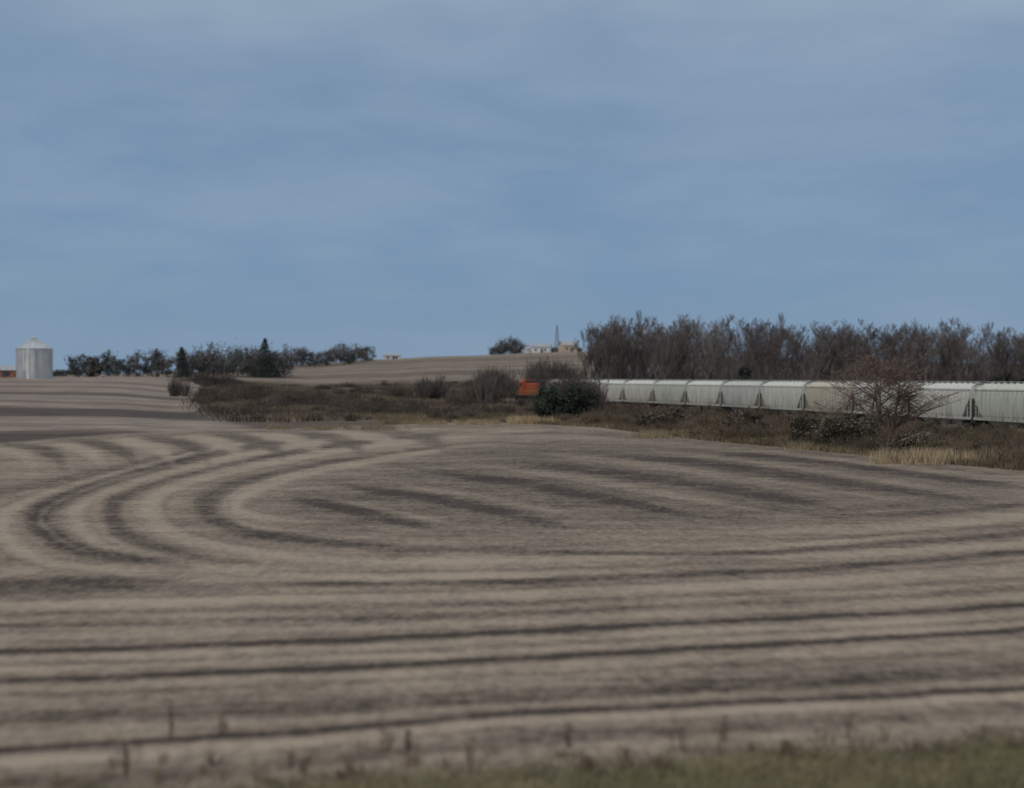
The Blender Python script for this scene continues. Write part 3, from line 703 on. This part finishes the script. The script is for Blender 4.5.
for px,yb,h,w in ((170,738,.62,.08),(125,778,.6,.06),(222,735,.42,.15),(385,752,.4,.2),(470,762,.4,.2),(570,748,.42,.12),(680,750,.5,.35),(725,742,.45,.12),(850,738,.45,.3),(408,750,.4,.1),(290,768,.35,.35)):
    Yv=CH*F/(yb-HY); x=ux(px)*Yv; z=Hs(x,Yv); twig_bush(wd,x,Yv,z-.02,h,w,16,(.13,.095,.068),.005); clumps(wd,x,Yv,z+h*.75,w*.6,w*.6,h*.25,4,10,.016,(.12,.085,.06))
wd.obj('roadside_weeds',BARK)
B=MB(); secs=[]
for yv,zv in ((-9.5,0),(-9.45,.06),(-5.0,.09),(-.6,.06),(-.55,0)):
    secs.append([(-200,yv,4.37+zv),(200,yv,4.37+zv)])
V=[p for s_ in secs for p in s_]; B.add(V,[(2*i,2*i+1,2*i+3,2*i+2) for i in range(4)])
B.obj('road',[noise_mat('asphalt',(.04,.04,.042),(.065,.065,.065),20)])

# ------------------------------------------------------------ sky
w=bpy.data.worlds.new('World'); scene.world=w; w.use_nodes=True; nt=w.node_tree; Lk=nt.links.new
bg=nt.nodes['Background']; out=nt.nodes['World Output']
EL=35; AZ=math.atan2(-.6,-.8)
sk=N(nt,'ShaderNodeTexSky'); sk.sky_type='NISHITA'; sk.sun_disc=False; sk.sun_elevation=math.radians(EL); sk.sun_rotation=AZ
Lk(sk.outputs[0],bg.inputs[0]); bg.inputs[1].default_value=.06
tc=N(nt,'ShaderNodeTexCoord'); sp=N(nt,'ShaderNodeSeparateXYZ'); Lk(tc.outputs['Generated'],sp.inputs[0])
gr_=N(nt,'ShaderNodeValToRGB'); cr=gr_.color_ramp
st=[(0.0,(.215,.325,.47)),(.035,(.165,.28,.445)),(.09,(.15,.265,.44)),(.15,(.18,.285,.44)),(.22,(.23,.325,.45)),(.45,(.46,.52,.60)),(1.0,(.86,.9,.96))]
cr.elements[0].position=st[0][0]; cr.elements[0].color=(*st[0][1],1); cr.elements[1].position=1.0; cr.elements[1].color=(*st[-1][1],1)
for p_,c_ in st[1:-1]:
    q_=cr.elements.new(p_); q_.color=(*c_,1)
Lk(sp.outputs['Z'],gr_.inputs[0])
def cn(st_,sc,det,rot=(0,0,0),lo=.4,hi=.7,loc=(0,0,0),ds=.4,rg=.55):
    mp=N(nt,'ShaderNodeMapping'); mp.inputs['Scale'].default_value=st_; mp.inputs['Rotation'].default_value=rot; mp.inputs['Location'].default_value=loc
    z=N(nt,'ShaderNodeTexNoise'); z.inputs['Scale'].default_value=sc; z.inputs['Detail'].default_value=det; z.inputs['Roughness'].default_value=rg; z.inputs['Distortion'].default_value=ds
    r=N(nt,'ShaderNodeMapRange',interpolation_type='SMOOTHSTEP'); r.inputs['From Min'].default_value=lo; r.inputs['From Max'].default_value=hi
    Lk(tc.outputs['Generated'],mp.inputs[0]); Lk(mp.outputs[0],z.inputs['Vector']); Lk(z.outputs['Fac'],r.inputs['Value']); return r.outputs[0]
c1=cn((1.5,1.5,5),2.6,6,(0,.05,0),.28,.74,(.6,0,.4),.2); c2=cn((1,1,3.6),14,5,(0,-.06,0),.38,.75,(3,1,2),.2,.5)
c3=cn((1,1,5),3.2,5,(0,.03,0),.4,.75,(7,2,5),.2)
ew=N(nt,'ShaderNodeMapRange'); ew.inputs['From Min'].default_value=.02; ew.inputs['From Max'].default_value=.19; ew.inputs['To Min'].default_value=.2; ew.inputs['To Max'].default_value=.85; Lk(sp.outputs['Z'],ew.inputs['Value'])
def mw(op,a,b_):
    x=N(nt,'ShaderNodeMath',operation=op)
    for i,v in enumerate((a,b_)):
        if isinstance(v,(int,float)): x.inputs[i].default_value=v
        else: Lk(v,x.inputs[i])
    return x.outputs[0]
f1=mw('MULTIPLY',c1,ew.outputs[0]); f2=mw('MULTIPLY',mw('MULTIPLY',c2,ew.outputs[0]),.35); f3=mw('MULTIPLY',c3,.4)
def mxw(f,a,c):
    x=N(nt,'ShaderNodeMix',data_type='RGBA'); Lk(f,x.inputs[0]); Lk(a,x.inputs[6])
    if isinstance(c,tuple): x.inputs[7].default_value=(*c,1)
    else: Lk(c,x.inputs[7])
    return x.outputs[2]
br=N(nt,'ShaderNodeValToRGB'); br.color_ramp.elements[0].position=.2; br.color_ramp.elements[0].color=(.33,.415,.53,1); br.color_ramp.elements[1].color=(.92,.95,1.0,1); Lk(sp.outputs['Z'],br.inputs[0])
cc=mxw(f1,gr_.outputs[0],br.outputs[0]); cc=mxw(f2,cc,br.outputs[0])
dk=N(nt,'ShaderNodeVectorMath',operation='MULTIPLY'); Lk(cc,dk.inputs[0]); dk.inputs[1].default_value=(.74,.81,.87)
cc=mxw(f3,cc,dk.outputs[0])
bg2=N(nt,'ShaderNodeBackground'); Lk(cc,bg2.inputs[0]); bg2.inputs[1].default_value=1.0
ms=N(nt,'ShaderNodeMixShader'); ms.inputs[0].default_value=.88; Lk(bg.outputs[0],ms.inputs[1]); Lk(bg2.outputs[0],ms.inputs[2]); Lk(ms.outputs[0],out.inputs['Surface'])
sd=bpy.data.lights.new('sun','SUN'); sd.energy=.8; sd.angle=math.radians(20); sd.color=(1,.93,.82)
so_=link(bpy.data.objects.new('sun',sd))
v=Vector((-.6*math.cos(math.radians(EL)),-.8*math.cos(math.radians(EL)),math.sin(math.radians(EL)))); so_.rotation_euler=(-v).to_track_quat('-Z','Y').to_euler(); so_.location=(0,0,50)
# camera
cd=bpy.data.cameras.new('camera'); cam=link(bpy.data.objects.new('camera',cd)); cam.location=(0,0,CH)
cam.rotation_euler=(math.radians(90)-math.atan(18/F),0,0); cd.sensor_width=36; cd.lens=36*F/1024; cd.clip_end=20000; cd.clip_start=.1
cd.dof.use_dof=True; cd.dof.focus_distance=100; cd.dof.aperture_fstop=(cd.lens/1000)/.15
scene.camera=cam
scene.view_settings.view_transform='Standard'; scene.view_settings.look='None'; scene.view_settings.exposure=0
